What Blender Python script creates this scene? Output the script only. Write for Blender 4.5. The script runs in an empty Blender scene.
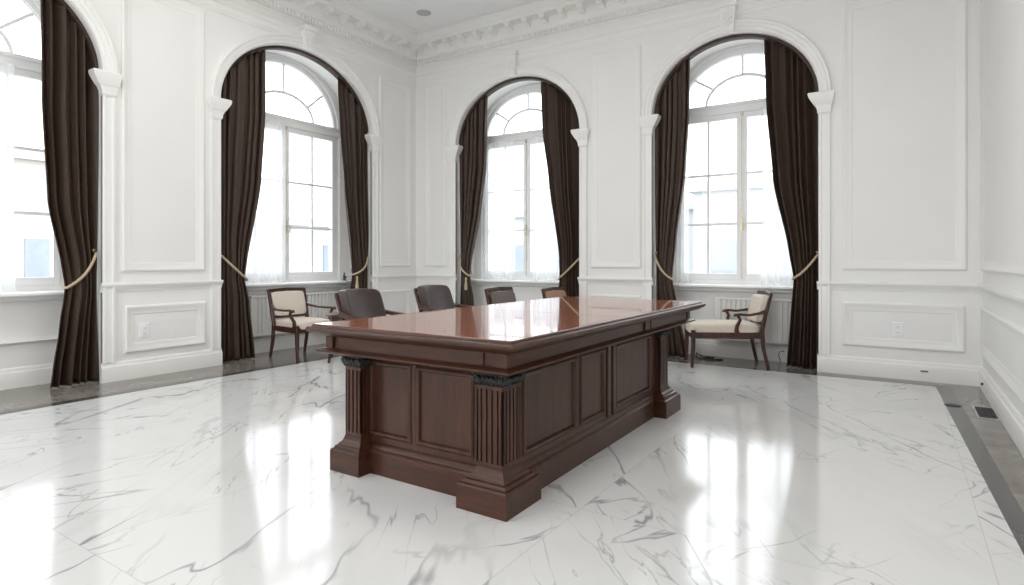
import bpy, bmesh, math, random
from mathutils import Vector, Matrix
random.seed(7)
PI = math.pi
sc = bpy.context.scene
COL = sc.collection
W = 6.885            # room width (x), back wall at y = 0, left wall at x = 0
YR = -10.6           # wall behind the camera
ZC = 4.47            # ceiling
DEP = 0.42           # depth of the arched window niches

# ------------------------------------------------------------------ materials
def nt(name):
    m = bpy.data.materials.new(name); m.use_nodes = True
    t = m.node_tree; b = t.nodes['Principled BSDF']
    return m, t, b
def N(t, kind, **kw):
    n = t.nodes.new(kind)
    for k, v in kw.items():
        if k in ('operation', 'blend_type', 'noise_dimensions', 'wave_type', 'bands_direction', 'feature', 'distance', 'data_type'):
            setattr(n, k, v)
        else: n.inputs[k].default_value = v
    return n
def ramp(t, stops):
    n = t.nodes.new('ShaderNodeValToRGB'); e = n.color_ramp.elements
    while len(e) < len(stops): e.new(0.5)
    for el, (p, c) in zip(e, stops):
        el.position = p; el.color = (*c, 1) if len(c) == 3 else c
    return n
def coords(t, scale=(1, 1, 1), rot=(0, 0, 0)):
    tc = t.nodes.new('ShaderNodeTexCoord'); mp = t.nodes.new('ShaderNodeMapping')
    mp.inputs['Scale'].default_value = scale; mp.inputs['Rotation'].default_value = rot
    t.links.new(tc.outputs['Object'], mp.inputs['Vector'])
    return mp
def plain(name, col, rough=.5, noise=.04, scale=6, metal=0, bump=0, spec=.5, bscale=60):
    m, t, b = nt(name)
    mp = coords(t)
    n = N(t, 'ShaderNodeTexNoise', Scale=scale, Detail=3)
    t.links.new(mp.outputs[0], n.inputs['Vector'])
    lo = [max(0, c * (1 - noise)) for c in col]; hi = [min(1, c * (1 + noise)) for c in col]
    r = ramp(t, [(.3, lo), (.7, hi)])
    t.links.new(n.outputs['Fac'], r.inputs[0]); t.links.new(r.outputs[0], b.inputs['Base Color'])
    b.inputs['Roughness'].default_value = rough; b.inputs['Metallic'].default_value = metal
    b.inputs['Specular IOR Level'].default_value = spec
    if bump:
        n2 = N(t, 'ShaderNodeTexNoise', Scale=bscale, Detail=2); t.links.new(mp.outputs[0], n2.inputs['Vector'])
        bp = N(t, 'ShaderNodeBump', Strength=bump, Distance=.004)
        t.links.new(n2.outputs['Fac'], bp.inputs['Height']); t.links.new(bp.outputs[0], b.inputs['Normal'])
    return m
def wood(name, dark, light, axis='z', rough=.3, coat=0., coat_rough=.05):
    m, t, b = nt(name)
    s = {'x': (1.2, 14, 14), 'y': (14, 1.2, 14), 'z': (14, 14, 1.2)}[axis]
    mp = coords(t, s)
    n = N(t, 'ShaderNodeTexNoise', Scale=1.6, Detail=6, Roughness=.6, Distortion=.6)
    t.links.new(mp.outputs[0], n.inputs['Vector'])
    mp2 = coords(t, tuple(k * 5 for k in s))
    n2 = N(t, 'ShaderNodeTexNoise', Scale=2.2, Detail=3)
    t.links.new(mp2.outputs[0], n2.inputs['Vector'])
    mx = N(t, 'ShaderNodeMix', Factor=.3); 
    t.links.new(n.outputs['Fac'], mx.inputs[2]); t.links.new(n2.outputs['Fac'], mx.inputs[3])
    r = ramp(t, [(.32, dark), (.68, light)])
    t.links.new(mx.outputs[0], r.inputs[0]); t.links.new(r.outputs[0], b.inputs['Base Color'])
    b.inputs['Roughness'].default_value = rough
    b.inputs['Specular IOR Level'].default_value = .3; b.inputs['Coat Weight'].default_value = coat; b.inputs['Coat Roughness'].default_value = coat_rough
    return m
def cloth(name, col, rough=.85, sheen=.3, weave=900, noise=.12, sheen_tint=(1, .9, .8), scale=90, bump=.12):
    m, t, b = nt(name)
    mp = coords(t)
    n = N(t, 'ShaderNodeTexNoise', Scale=scale, Detail=3); t.links.new(mp.outputs[0], n.inputs['Vector'])
    r = ramp(t, [(.3, [c * (1 - noise) for c in col]), (.7, [min(1, c * (1 + noise)) for c in col])])
    t.links.new(n.outputs['Fac'], r.inputs[0]); t.links.new(r.outputs[0], b.inputs['Base Color'])
    b.inputs['Roughness'].default_value = rough
    b.inputs['Sheen Weight'].default_value = sheen; b.inputs['Sheen Roughness'].default_value = .4
    b.inputs['Sheen Tint'].default_value = (*sheen_tint, 1)
    n2 = N(t, 'ShaderNodeTexNoise', Scale=weave, Detail=1); t.links.new(mp.outputs[0], n2.inputs['Vector'])
    bp = N(t, 'ShaderNodeBump', Strength=bump, Distance=.002); t.links.new(n2.outputs['Fac'], bp.inputs['Height'])
    t.links.new(bp.outputs[0], b.inputs['Normal'])
    return m
def glass_mat():
    m = bpy.data.materials.new('clear_glass'); m.use_nodes = True; t = m.node_tree; t.nodes.clear()
    o = t.nodes.new('ShaderNodeOutputMaterial'); a = t.nodes.new('ShaderNodeBsdfTransparent'); g = N(t, 'ShaderNodeBsdfGlossy', Roughness=.02)
    a.inputs[0].default_value = (.97, .98, .98, 1)
    mx = N(t, 'ShaderNodeMixShader', Fac=.05)
    t.links.new(a.outputs[0], mx.inputs[1]); t.links.new(g.outputs[0], mx.inputs[2]); t.links.new(mx.outputs[0], o.inputs[0])
    return m
def sheer_mat():
    m = bpy.data.materials.new('white_voile'); m.use_nodes = True; t = m.node_tree; t.nodes.clear()
    o = t.nodes.new('ShaderNodeOutputMaterial'); a = t.nodes.new('ShaderNodeBsdfTransparent')
    d = N(t, 'ShaderNodeBsdfDiffuse'); d.inputs[0].default_value = (.9, .91, .92, 1)
    tr = N(t, 'ShaderNodeBsdfTranslucent'); tr.inputs[0].default_value = (.9, .91, .92, 1)
    mp = coords(t); n = N(t, 'ShaderNodeTexNoise', Scale=5.); t.links.new(mp.outputs[0], n.inputs['Vector'])
    r = N(t, 'ShaderNodeMapRange'); r.inputs['To Min'].default_value = .42; r.inputs['To Max'].default_value = .58
    t.links.new(n.outputs['Fac'], r.inputs['Value'])
    m1 = N(t, 'ShaderNodeMixShader', Fac=.6); m2 = t.nodes.new('ShaderNodeMixShader')
    t.links.new(d.outputs[0], m1.inputs[1]); t.links.new(tr.outputs[0], m1.inputs[2])
    t.links.new(r.outputs[0], m2.inputs[0]); t.links.new(a.outputs[0], m2.inputs[1]); t.links.new(m1.outputs[0], m2.inputs[2])
    t.links.new(m2.outputs[0], o.inputs[0])
    return m
def marble_mat():
    m, t, b = nt('white_marble')
    L = t.links.new
    tc = t.nodes.new('ShaderNodeTexCoord')
    sep = t.nodes.new('ShaderNodeSeparateXYZ'); L(tc.outputs['Object'], sep.inputs[0])
    # tile index, so that the veins of one slab do not run on into the next
    TX, TY, X0, Y0 = 1.53, 1.42, 5.015, -4.40
    def ax(out, o, s):
        a = N(t, 'ShaderNodeMath', operation='SUBTRACT'); L(out, a.inputs[0]); a.inputs[1].default_value = o
        d = N(t, 'ShaderNodeMath', operation='DIVIDE'); L(a.outputs[0], d.inputs[0]); d.inputs[1].default_value = s
        f = N(t, 'ShaderNodeMath', operation='FLOOR'); L(d.outputs[0], f.inputs[0])
        fr = N(t, 'ShaderNodeMath', operation='SUBTRACT'); L(d.outputs[0], fr.inputs[0]); L(f.outputs[0], fr.inputs[1])
        c = N(t, 'ShaderNodeMath', operation='SUBTRACT'); L(fr.outputs[0], c.inputs[0]); c.inputs[1].default_value = .5
        ab = N(t, 'ShaderNodeMath', operation='ABSOLUTE'); L(c.outputs[0], ab.inputs[0])
        g = N(t, 'ShaderNodeMath', operation='GREATER_THAN'); L(ab.outputs[0], g.inputs[0]); g.inputs[1].default_value = .5 - .0022 / s
        return f, g
    fx, gx = ax(sep.outputs[0], X0, TX); fy, gy = ax(sep.outputs[1], Y0, TY)
    comb = t.nodes.new('ShaderNodeCombineXYZ'); L(fx.outputs[0], comb.inputs[0]); L(fy.outputs[0], comb.inputs[1])
    wn = t.nodes.new('ShaderNodeTexWhiteNoise'); L(comb.outputs[0], wn.inputs[0])
    off = N(t, 'ShaderNodeVectorMath', operation='SCALE'); L(wn.outputs['Color'], off.inputs[0]); off.inputs['Scale'].default_value = .9
    pos = N(t, 'ShaderNodeVectorMath', operation='ADD'); L(tc.outputs['Object'], pos.inputs[0]); L(off.outputs[0], pos.inputs[1])
    def vein(rot, sc_, scale, width, dist, seedz):
        m0 = t.nodes.new('ShaderNodeMapping'); L(pos.outputs[0], m0.inputs[0]); m0.inputs['Rotation'].default_value = (0, 0, rot)
        mp = t.nodes.new('ShaderNodeMapping'); L(m0.outputs[0], mp.inputs[0])
        mp.inputs['Scale'].default_value = sc_; mp.inputs['Location'].default_value = (seedz, seedz * .7, seedz * 2)
        n = N(t, 'ShaderNodeTexNoise', Scale=scale, Detail=4.5, Roughness=.5, Distortion=dist * .7); L(mp.outputs[0], n.inputs['Vector'])
        s = N(t, 'ShaderNodeMath', operation='SUBTRACT'); L(n.outputs['Fac'], s.inputs[0]); s.inputs[1].default_value = .5
        a = N(t, 'ShaderNodeMath', operation='ABSOLUTE'); L(s.outputs[0], a.inputs[0])
        r = N(t, 'ShaderNodeMapRange'); L(a.outputs[0], r.inputs['Value']); r.inputs['From Min'].default_value = 0; r.inputs['From Max'].default_value = width
        r.inputs['To Min'].default_value = 1; r.inputs['To Max'].default_value = 0
        return r
    def patch(scale, lo, hi, z):
        mp = t.nodes.new('ShaderNodeMapping'); L(pos.outputs[0], mp.inputs[0]); mp.inputs['Location'].default_value = (z, z, z)
        n = N(t, 'ShaderNodeTexNoise', Scale=scale, Detail=2); L(mp.outputs[0], n.inputs['Vector'])
        r = N(t, 'ShaderNodeMapRange'); L(n.outputs['Fac'], r.inputs['Value']); r.inputs['From Min'].default_value = lo; r.inputs['From Max'].default_value = hi
        return r
    def mul(a, bb, k=None):
        n = N(t, 'ShaderNodeMath', operation='MULTIPLY'); L(a.outputs[0], n.inputs[0])
        if k is None: L(bb.outputs[0], n.inputs[1])
        else: n.inputs[1].default_value = k
        return n
    v1 = mul(mul(vein(.98, (.42, 1.9, 1), .8, .009, .35, 3.1), patch(.9, .40, .56, 5)), None, .85)
    v2 = mul(mul(vein(.82, (.6, 3.0, 1), 1.7, .010, .6, 7.7), patch(1.5, .48, .64, 9)), None, .6)
    v3 = mul(mul(vein(-1.05, (.45, 2.0, 1), 1.1, .007, .5, 1.3), patch(1.0, .46, .58, 2)), None, .7)
    v4 = mul(vein(.95, (.6, 2.4, 1), 1.3, .10, 1., 4.4), patch(1.5, .46, .75, 6)); v4 = mul(v4, None, .15)
    def mx(a, bb):
        n = N(t, 'ShaderNodeMath', operation='MAXIMUM'); L(a.outputs[0], n.inputs[0]); L(bb.outputs[0], n.inputs[1]); return n
    v = mx(mx(v1, v2), mx(v3, v4))
    cm = N(t, 'ShaderNodeMix', data_type='RGBA'); L(v.outputs[0], cm.inputs[0])
    cm.inputs[6].default_value = (.66, .66, .655, 1); cm.inputs[7].default_value = (.20, .205, .21, 1)
    jt = N(t, 'ShaderNodeMath', operation='MAXIMUM'); L(gx.outputs[0], jt.inputs[0]); L(gy.outputs[0], jt.inputs[1])
    jk = mul(jt, None, .45)
    c2 = N(t, 'ShaderNodeMix', data_type='RGBA'); L(jk.outputs[0], c2.inputs[0]); L(cm.outputs[2], c2.inputs[6]); c2.inputs[7].default_value = (.4, .4, .39, 1)
    L(c2.outputs[2], b.inputs['Base Color'])
    b.inputs['Roughness'].default_value = .10; b.inputs['IOR'].default_value = 1.6
    return m

def stone_mat(name, a, c, rough):
    m, t, b = nt(name)
    mp = coords(t, (1, 1, 1), (0, 0, .5))
    n = N(t, 'ShaderNodeTexNoise', Scale=3.2, Detail=7, Roughness=.65, Distortion=1.2); t.links.new(mp.outputs[0], n.inputs['Vector'])
    r = ramp(t, [(.3, a), (.55, [(p + q) / 2 for p, q in zip(a, c)]), (.75, c)])
    t.links.new(n.outputs['Fac'], r.inputs[0]); t.links.new(r.outputs[0], b.inputs['Base Color'])
    b.inputs['Roughness'].default_value = rough
    return m

M = {}
M['wall'] = plain('wall_paint', (.81, .805, .79), .55, .012, 2)
M['trim'] = plain('trim_paint', (.82, .815, .795), .4, .01, 3)
M['ceil'] = plain('ceiling_paint', (.83, .83, .83), .7, .01, 2)
M['win'] = plain('window_paint', (.86, .865, .865), .35, .01, 3)
M['marble'] = marble_mat()
M['greige'] = stone_mat('greige_stone', (.145, .132, .115), (.29, .268, .24), .14)
M['strip'] = stone_mat('charcoal_stone', (.05, .048, .046), (.10, .097, .093), .16)
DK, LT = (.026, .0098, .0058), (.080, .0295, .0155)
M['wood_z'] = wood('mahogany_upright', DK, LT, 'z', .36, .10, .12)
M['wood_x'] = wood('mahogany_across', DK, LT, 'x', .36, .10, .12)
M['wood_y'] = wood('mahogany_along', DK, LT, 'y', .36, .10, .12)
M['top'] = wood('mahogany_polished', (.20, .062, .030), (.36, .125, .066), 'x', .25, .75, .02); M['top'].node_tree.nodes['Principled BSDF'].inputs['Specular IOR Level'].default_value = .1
M['inlay'] = plain('dark_inlay', (.03, .012, .008), .25)
M['carve'] = plain('ebonised_carving', (.010, .009, .008), .35, .4, 40)
M['chairwood'] = wood('walnut_chair_wood', (.028, .010, .007), (.085, .030, .020), 'z', .3, .3, .15)
M['cream'] = cloth('cream_weave', (.66, .59, .51), .9, .15, 500, .10, scale=120)
M['tan'] = cloth('tan_weave', (.40, .24, .17), .8, .2, 500, .08, scale=120)
M['leather'] = plain('brown_leather', (.040, .023, .020), .33, .15, 25, bump=.25, bscale=220)
M['leather_taupe'] = plain('taupe_leather', (.115, .080, .066), .38, .12, 25, bump=.25, bscale=220)
M['drape'] = cloth('brown_velvet', (.043, .0235, .0145), .62, .12, 350, .2, (.75, .52, .42), 60, .15)
M['rope'] = cloth('gold_cord', (.50, .40, .26), .6, .3, 300, .25, scale=200)
M['band'] = cloth('brown_header', (.040, .022, .016), .55, .3, 300, .15, (.7, .5, .4), 60)
M['sheer'] = sheer_mat()
M['glass'] = glass_mat()
M['brass'] = plain('brushed_brass', (.55, .47, .33), .35, .08, 30, metal=.9)
M['nickel'] = plain('dull_nickel', (.42, .42, .41), .35, .06, 30, metal=.9)
M['darkmetal'] = plain('dark_metal', (.05, .05, .05), .45, .2, 40, metal=.6)
M['pewter'] = plain('pewter', (.10, .10, .11), .35, .3, 60, metal=.7)
M['plastic'] = plain('white_plastic', (.84, .84, .85), .3, .01, 8)
M['slot'] = plain('grey_slot', (.16, .16, .16), .5)
M['grille'] = plain('grey_grille', (.48, .48, .49), .6, .05, 90)
M['cable'] = plain('black_rubber', (.012, .012, .013), .5)
M['rad'] = plain('radiator_enamel', (.78, .775, .76), .35, .01, 4)
M['ceramic'] = plain('white_ceramic', (.85, .84, .82), .2, .01, 9)
M['bloom'] = plain('dusty_pink_petals', (.42, .22, .20), .8, .25, 60)
M['render1'] = plain('pale_render', (.42, .43, .44), .9, .03, 1)
M['render2'] = plain('sand_render', (.46, .43, .40), .9, .03, 1)
M['opane'] = plain('street_window', (.27, .30, .34), .3, .1, 2)
M['paving'] = plain('pale_paving', (.55, .55, .54), .9, .05, 1)

# ------------------------------------------------------------------ mesh builder
class MB:
    def __init__(s): s.v = []; s.f = []
    def add(s, vs, fs):
        o = len(s.v); s.v += [tuple(v) for v in vs]; s.f += [tuple(i + o for i in f) for f in fs]; return s
    def box(s, a, b, T=None):
        x0, y0, z0 = a; x1, y1, z1 = b
        vs = [(x0, y0, z0), (x1, y0, z0), (x1, y1, z0), (x0, y1, z0), (x0, y0, z1), (x1, y0, z1), (x1, y1, z1), (x0, y1, z1)]
        if T: vs = [T(*v) for v in vs]
        return s.add(vs, [(0, 3, 2, 1), (4, 5, 6, 7), (0, 1, 5, 4), (1, 2, 6, 5), (2, 3, 7, 6), (3, 0, 4, 7)])
    def rings(s, R, cap=True, closed=False):
        n = len(R[0]); o = len(s.v)
        for r in R: s.v += [tuple(p) for p in r]
        k = len(R); last = k if closed else k - 1
        for i in range(last):
            a = o + i * n; b = o + ((i + 1) % k) * n
            for j in range(n):
                s.f.append((a + j, a + (j + 1) % n, b + (j + 1) % n, b + j))
        if cap and not closed:
            s.f.append(tuple(o + j for j in reversed(range(n)))); s.f.append(tuple(o + (k - 1) * n + j for j in range(n)))
        return s
    def strip(s, R):          # open profiles joined into a sheet
        n = len(R[0]); o = len(s.v)
        for r in R: s.v += [tuple(p) for p in r]
        for i in range(len(R) - 1):
            for j in range(n - 1):
                a = o + i * n + j; s.f.append((a, a + 1, a + n + 1, a + n))
        return s
    def tube(s, pts, rad, n=8, cap=True):
        pts = [Vector(p) for p in pts]; R = []; k = len(pts)
        rad = rad if isinstance(rad, (list, tuple)) else [rad] * k
        up = Vector((0, 0, 1)); prev = None
        for i, p in enumerate(pts):
            d = (pts[min(i + 1, k - 1)] - pts[max(i - 1, 0)]).normalized()
            a = prev if prev is not None else (up if abs(d.z) < .9 else Vector((1, 0, 0)))
            x = (a - d * a.dot(d)).normalized(); y = d.cross(x); prev = x
            R.append([p + (x * math.cos(2 * PI * j / n) + y * math.sin(2 * PI * j / n)) * rad[i] for j in range(n)])
        return s.rings(R, cap)
    def bar(s, pts, sizes, side=(0, 1, 0), cut=.18):    # chamfered rectangular bar along a path: sizes (width along side, thickness)
        pts = [Vector(p) for p in pts]; k = len(pts); R = []; sd = Vector(side).normalized()
        for i, p in enumerate(pts):
            d = (pts[min(i + 1, k - 1)] - pts[max(i - 1, 0)]).normalized()
            w = (sd - d * sd.dot(d)).normalized(); h = d.cross(w)
            a, b = sizes[i] if isinstance(sizes[0], (list, tuple)) else sizes
            a /= 2; b /= 2; c = min(a, b) * cut * 2
            R.append([p + w * x + h * y for x, y in ((-a + c, -b), (a - c, -b), (a, -b + c), (a, b - c), (a - c, b), (-a + c, b), (-a, b - c), (-a, -b + c))])
        return s.rings(R)
    def lathe(s, prof, c=(0, 0, 0), n=20):
        R = [[(c[0] + r * math.cos(2 * PI * j / n), c[1] + r * math.sin(2 * PI * j / n), c[2] + z) for j in range(n)] for r, z in prof]
        return s.rings(R)
    def ball(s, c, r, n=10, k=7, sq=(1, 1, 1)):
        R = []
        for i in range(k + 1):
            a = PI * i / k; rr = max(math.sin(a), .02); zz = -math.cos(a)
            R.append([(c[0] + r * sq[0] * rr * math.cos(2 * PI * j / n), c[1] + r * sq[1] * rr * math.sin(2 * PI * j / n), c[2] + r * sq[2] * zz) for j in range(n)])
        return s.rings(R)
    def pad(s, a, b, puff=(.03, .03, .03), n=10, T=None, pw=4.):    # cushion: superellipsoid-like rounded box
        cx = [(p + q) / 2 for p, q in zip(a, b)]; h = [(q - p) / 2 for p, q in zip(a, b)]
        bm = bmesh.new(); bmesh.ops.create_cube(bm, size=2); bmesh.ops.subdivide_edges(bm, edges=bm.edges[:], cuts=n, use_grid_fill=True)
        vs = []; idx = {}
        for i, v in enumerate(bm.verts):
            c = v.co; idx[v] = i
            L_ = (abs(c.x) ** pw + abs(c.y) ** pw + abs(c.z) ** pw) ** (1 / pw)
            q = Vector((c.x / L_, c.y / L_, c.z / L_))
            p = (cx[0] + q.x * h[0], cx[1] + q.y * h[1], cx[2] + q.z * h[2])
            vs.append(T(*p) if T else p)
        s.add(vs, [[idx[v] for v in f.verts] for f in bm.faces]); bm.free(); return s
    def build(s, name, mat, parent=None, smooth=False, bevel=0, mats=None, fmat=None, origin=None, sub=0, auto=None):
        me = bpy.data.meshes.new(name); me.from_pydata(s.v, [], s.f)
        bm = bmesh.new(); bm.from_mesh(me); bmesh.ops.recalc_face_normals(bm, faces=bm.faces[:]); bm.to_mesh(me); bm.free()
        for m in (mats or [mat]): me.materials.append(m)
        if fmat:
            for p, k in zip(me.polygons, fmat): p.material_index = k
        o = bpy.data.objects.new(name, me); COL.objects.link(o)
        if smooth or auto:
            for p in me.polygons: p.use_smooth = True
            if auto: me.set_sharp_from_angle(angle=math.radians(auto))
        if bevel:
            md = o.modifiers.new('bevel', 'BEVEL'); md.width = bevel; md.segments = 2; md.limit_method = 'ANGLE'; md.angle_limit = math.radians(40)
        if sub:
            md = o.modifiers.new('sub', 'SUBSURF'); md.levels = sub; md.render_levels = sub
        if parent is not None:
            o.parent = parent
            if origin: o.location = [-k for k in origin]
        return o

def struct(o): o['kind'] = 'structure'; return o
def tag(o, label, cat, group=None):
    o['label'] = label; o['category'] = cat
    if group: o['group'] = group
    return o
def empty(name, loc=(0, 0, 0), rz=0):
    o = bpy.data.objects.new(name, None); COL.objects.link(o); o.location = loc; o.rotation_euler = (0, 0, rz); o.empty_display_size = .1
    return o
def copy_tree(o, parent=None):
    c = o.copy(); COL.objects.link(c)
    if parent is not None: c.parent = parent
    for ch in list(o.children): copy_tree(ch, c)
    return c

# wall frames: (s along the wall, t up, d out of the wall into the room)
PB = lambda s, t, d: (s, -d, t)
PL = lambda s, t, d: (d, s, t)
PR = lambda s, t, d: (W - d, s, t)
PQ = lambda s, t, d: (s, YR + d, t)

# ------------------------------------------------------------------ openings
# centre, half width, and the window in the niche: centre, half width, arch height
SPRS = {1: 2.90, 2: 2.90, 3: 2.81, 4: 2.86, 5: 2.90}
RISES = {1: .89, 2: .89, 3: .865, 4: .81, 5: .89}
NICHES = {1: ('L', -5.43, 1.118, -5.32, .90, .80), 2: ('L', -2.04, 1.118, -2.01, .88, .80),
          3: ('B', 1.80, 1.01, 1.74, .80, .66), 4: ('B', 4.66, .89, 4.70, .80, .66), 5: ('L', -8.83, 1.118, -8.83, .86, .76)}  # last niche: unseen plain opening, added for the daylight it lets in
ZS, ZT, ZTB = .86, 3.00, 2.885      # sill, transom top and bottom
AN = 40
def arch_pts(c, a, zs, b, n=AN): return [(c - a * math.cos(PI * i / n), zs + b * math.sin(PI * i / n)) for i in range(n + 1)]

def wall_with_holes(mb, P, s0, s1, z0, z1, holes, d):
    x = s0
    for (c, a, zb, zs, b) in sorted(holes):
        l, r = c - a, c + a
        mb.add([P(x, z0, d), P(l, z0, d), P(l, z1, d), P(x, z1, d)], [(0, 1, 2, 3)])
        if zb > z0: mb.add([P(l, z0, d), P(r, z0, d), P(r, zb, d), P(l, zb, d)], [(0, 1, 2, 3)])
        ap = arch_pts(c, a, zs, b)
        mb.strip([[P(s, t, d), P(s, z1, d)] for s, t in ap])
        x = r
    mb.add([P(x, z0, d), P(s1, z0, d), P(s1, z1, d), P(x, z1, d)], [(0, 1, 2, 3)])
def reveal(mb, P, c, a, zb, zs, b, d0, d1, bottom=False):
    path = [(c - a, zb)] + arch_pts(c, a, zs, b) + [(c + a, zb)]
    mb.strip([[P(s, t, d0), P(s, t, d1)] for s, t in path])
    if bottom: mb.add([P(c - a, zb, d0), P(c + a, zb, d0), P(c + a, zb, d1), P(c - a, zb, d1)], [(0, 1, 2, 3)])
def wall(name, P, s0, s1, keys):
    mb = MB()
    wall_with_holes(mb, P, s0, s1, 0, ZC, [(NICHES[k][1], NICHES[k][2], 0, SPRS[k], RISES[k]) for k in keys], 0)
    for k in keys:
        _, c, a, wc, wa, wb = NICHES[k]; RISE = RISES[k]; SPR = SPRS[k]
        reveal(mb, P, c, a, 0, SPR, RISE, 0, -DEP)
        wall_with_holes(mb, P, c - a - .03, c + a + .03, 0, SPR + RISE + .16, [(wc, wa, ZS, ZT, wb)], -DEP)
        reveal(mb, P, wc, wa, ZS, ZT, wb, -DEP, -DEP - .16, True)
    return struct(mb.build(name, M['wall'], auto=35))
wall('wall_back', PB, 0, W, (3, 4))
wall('wall_left', PL, YR, 0, (1, 2, 5))
mb = MB(); mb.add([PR(YR, 0, 0), PR(0, 0, 0), PR(0, ZC, 0), PR(YR, ZC, 0)], [(0, 1, 2, 3)]); struct(mb.build('wall_right', M['wall']))
# wall behind the camera, with two tall openings added to let in fill daylight
mb = MB(); RW = [(1.1, 2.9), (4.0, 5.8)]
x = 0
for l, r in RW:
    mb.add([PQ(x, 0, 0), PQ(l, 0, 0), PQ(l, ZC, 0), PQ(x, ZC, 0)], [(0, 1, 2, 3)])
    mb.add([PQ(l, 0, 0), PQ(r, 0, 0), PQ(r, .86, 0), PQ(l, .86, 0)], [(0, 1, 2, 3)])
    mb.add([PQ(l, 3.5, 0), PQ(r, 3.5, 0), PQ(r, ZC, 0), PQ(l, ZC, 0)], [(0, 1, 2, 3)])
    x = r
mb.add([PQ(x, 0, 0), PQ(W, 0, 0), PQ(W, ZC, 0), PQ(x, ZC, 0)], [(0, 1, 2, 3)])
struct(mb.build('wall_rear', M['wall']))
mb = MB(); mb.add([(-.6, YR, ZC), (W, YR, ZC), (W, .6, ZC), (-.6, .6, ZC)], [(0, 1, 2, 3)]); struct(mb.build('ceiling', M['ceil']))

# floor: white marble field, charcoal strip, greige border
FX0, FY1, SX0, SY1 = .66, -.25, .545, -.16
fi = lambda y: 6.525 - .037 * (y + .3)        # inner and outer edge of the strip, which runs slightly askew to the right wall
fo = lambda y: 6.645 - .026 * (y + .3)
mb = MB(); fm = []
def fq(pts, k): mb.add([(x, y, 0) for x, y in pts], [(0, 1, 2, 3)]); fm.append(k)
YM = -6.0; q = [(fi(YR), YR)]
fq([(FX0, YR), (fi(YM), YR), (fi(YM), YM), (FX0, YM)], 0); fq([(FX0, YM), (fi(YM), YM), (fi(FY1), FY1), (FX0, FY1)], 0)
fq([(SX0, YR), (FX0, YR), (FX0, FY1), (SX0, SY1)], 1); fq([(FX0, FY1), (fi(FY1), FY1), (fo(SY1), SY1), (SX0, SY1)], 1)
fq([(fi(YM), YM), (fo(YM), YM), (fo(SY1), SY1), (fi(FY1), FY1)], 1); fq([(fi(YM), YR), (fo(YM), YR), (fo(YM), YM), (fi(YM), YM)], 1)
fq([(-.6, YR), (SX0, YR), (SX0, SY1), (-.6, SY1)], 2); fq([(-.6, SY1), (SX0, SY1), (SX0, .6), (-.6, .6)], 2)
fq([(SX0, SY1), (fo(SY1), SY1), (W, .6), (SX0, .6)], 2); fq([(fo(YM), YM), (W, YM), (W, .6), (fo(SY1), SY1)], 2); fq([(fo(YM), YR), (W, YR), (W, YM), (fo(YM), YM)], 2)
struct(mb.build('floor', None, mats=[M['marble'], M['strip'], M['greige']], fmat=fm))

# ------------------------------------------------------------------ mouldings
TN = [0]
def trim(mb, mat='trim', auto=40):
    TN[0] += 1; return struct(mb.build('trim_%d' % TN[0], M[mat], auto=auto))
def panel_frame(P, s0, s1, t0, t1, prof=((0, 0), (.004, .018), (.018, .026), (.032, .022), (.044, .012), (.075, .010), (.088, .006), (.092, .0005))):
    mb = MB(); R = []
    for w_, d in prof: R.append([P(s0 + w_, t0 + w_, d), P(s1 - w_, t0 + w_, d), P(s1 - w_, t1 - w_, d), P(s0 + w_, t1 - w_, d)])
    mb.rings(R, cap=False); return trim(mb)
def run(P, s0, s1, prof, into=None):      # prof: closed (d, t)
    mb = into or MB(); mb.rings([[P(s0, t, d) for d, t in prof], [P(s1, t, d) for d, t in prof]])
    return mb
BASE = [(0, 0), (.03, 0), (.03, .135), (.027, .145), (.020, .150), (.020, .160), (.012, .178), (0, .182)]
RAIL = [(0, .845), (.010, .848), (.012, .870), (.022, .880), (.030, .900), (.040, .905), (.042, .925), (.036, .932), (0, .932)]
def piers(keys, s0, s1):
    out = []; x = s0
    for k in sorted(keys, key=lambda q: NICHES[q][1]):
        out.append((x, NICHES[k][1] - NICHES[k][2])); x = NICHES[k][1] + NICHES[k][2]
    out.append((x, s1)); return out
for side, P, keys, s0, s1 in (('back', PB, (3, 4), 0, W), ('left', PL, (1, 2, 5), YR, 0), ('right', PR, (), YR, 0)):
    b = MB()
    for l, r in piers(keys, s0, s1):
        run(P, l - (.012 if l > s0 else 0), r + (.012 if r < s1 else 0), BASE, b)
        trim(run(P, l - (.016 if l > s0 else 0), r + (.016 if r < s1 else 0), RAIL))
    for k in keys:
        c, a = NICHES[k][1:3]
        run(lambda s, t, d: P(s, t, d - DEP), c - a, c + a, BASE, b)
        trim(run(lambda s, t, d: P(s, t * .36 + .08, d - DEP), c - a, c + a, RAIL))
    struct(b.build('baseboard_' + side, M['trim'], auto=40))

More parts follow.
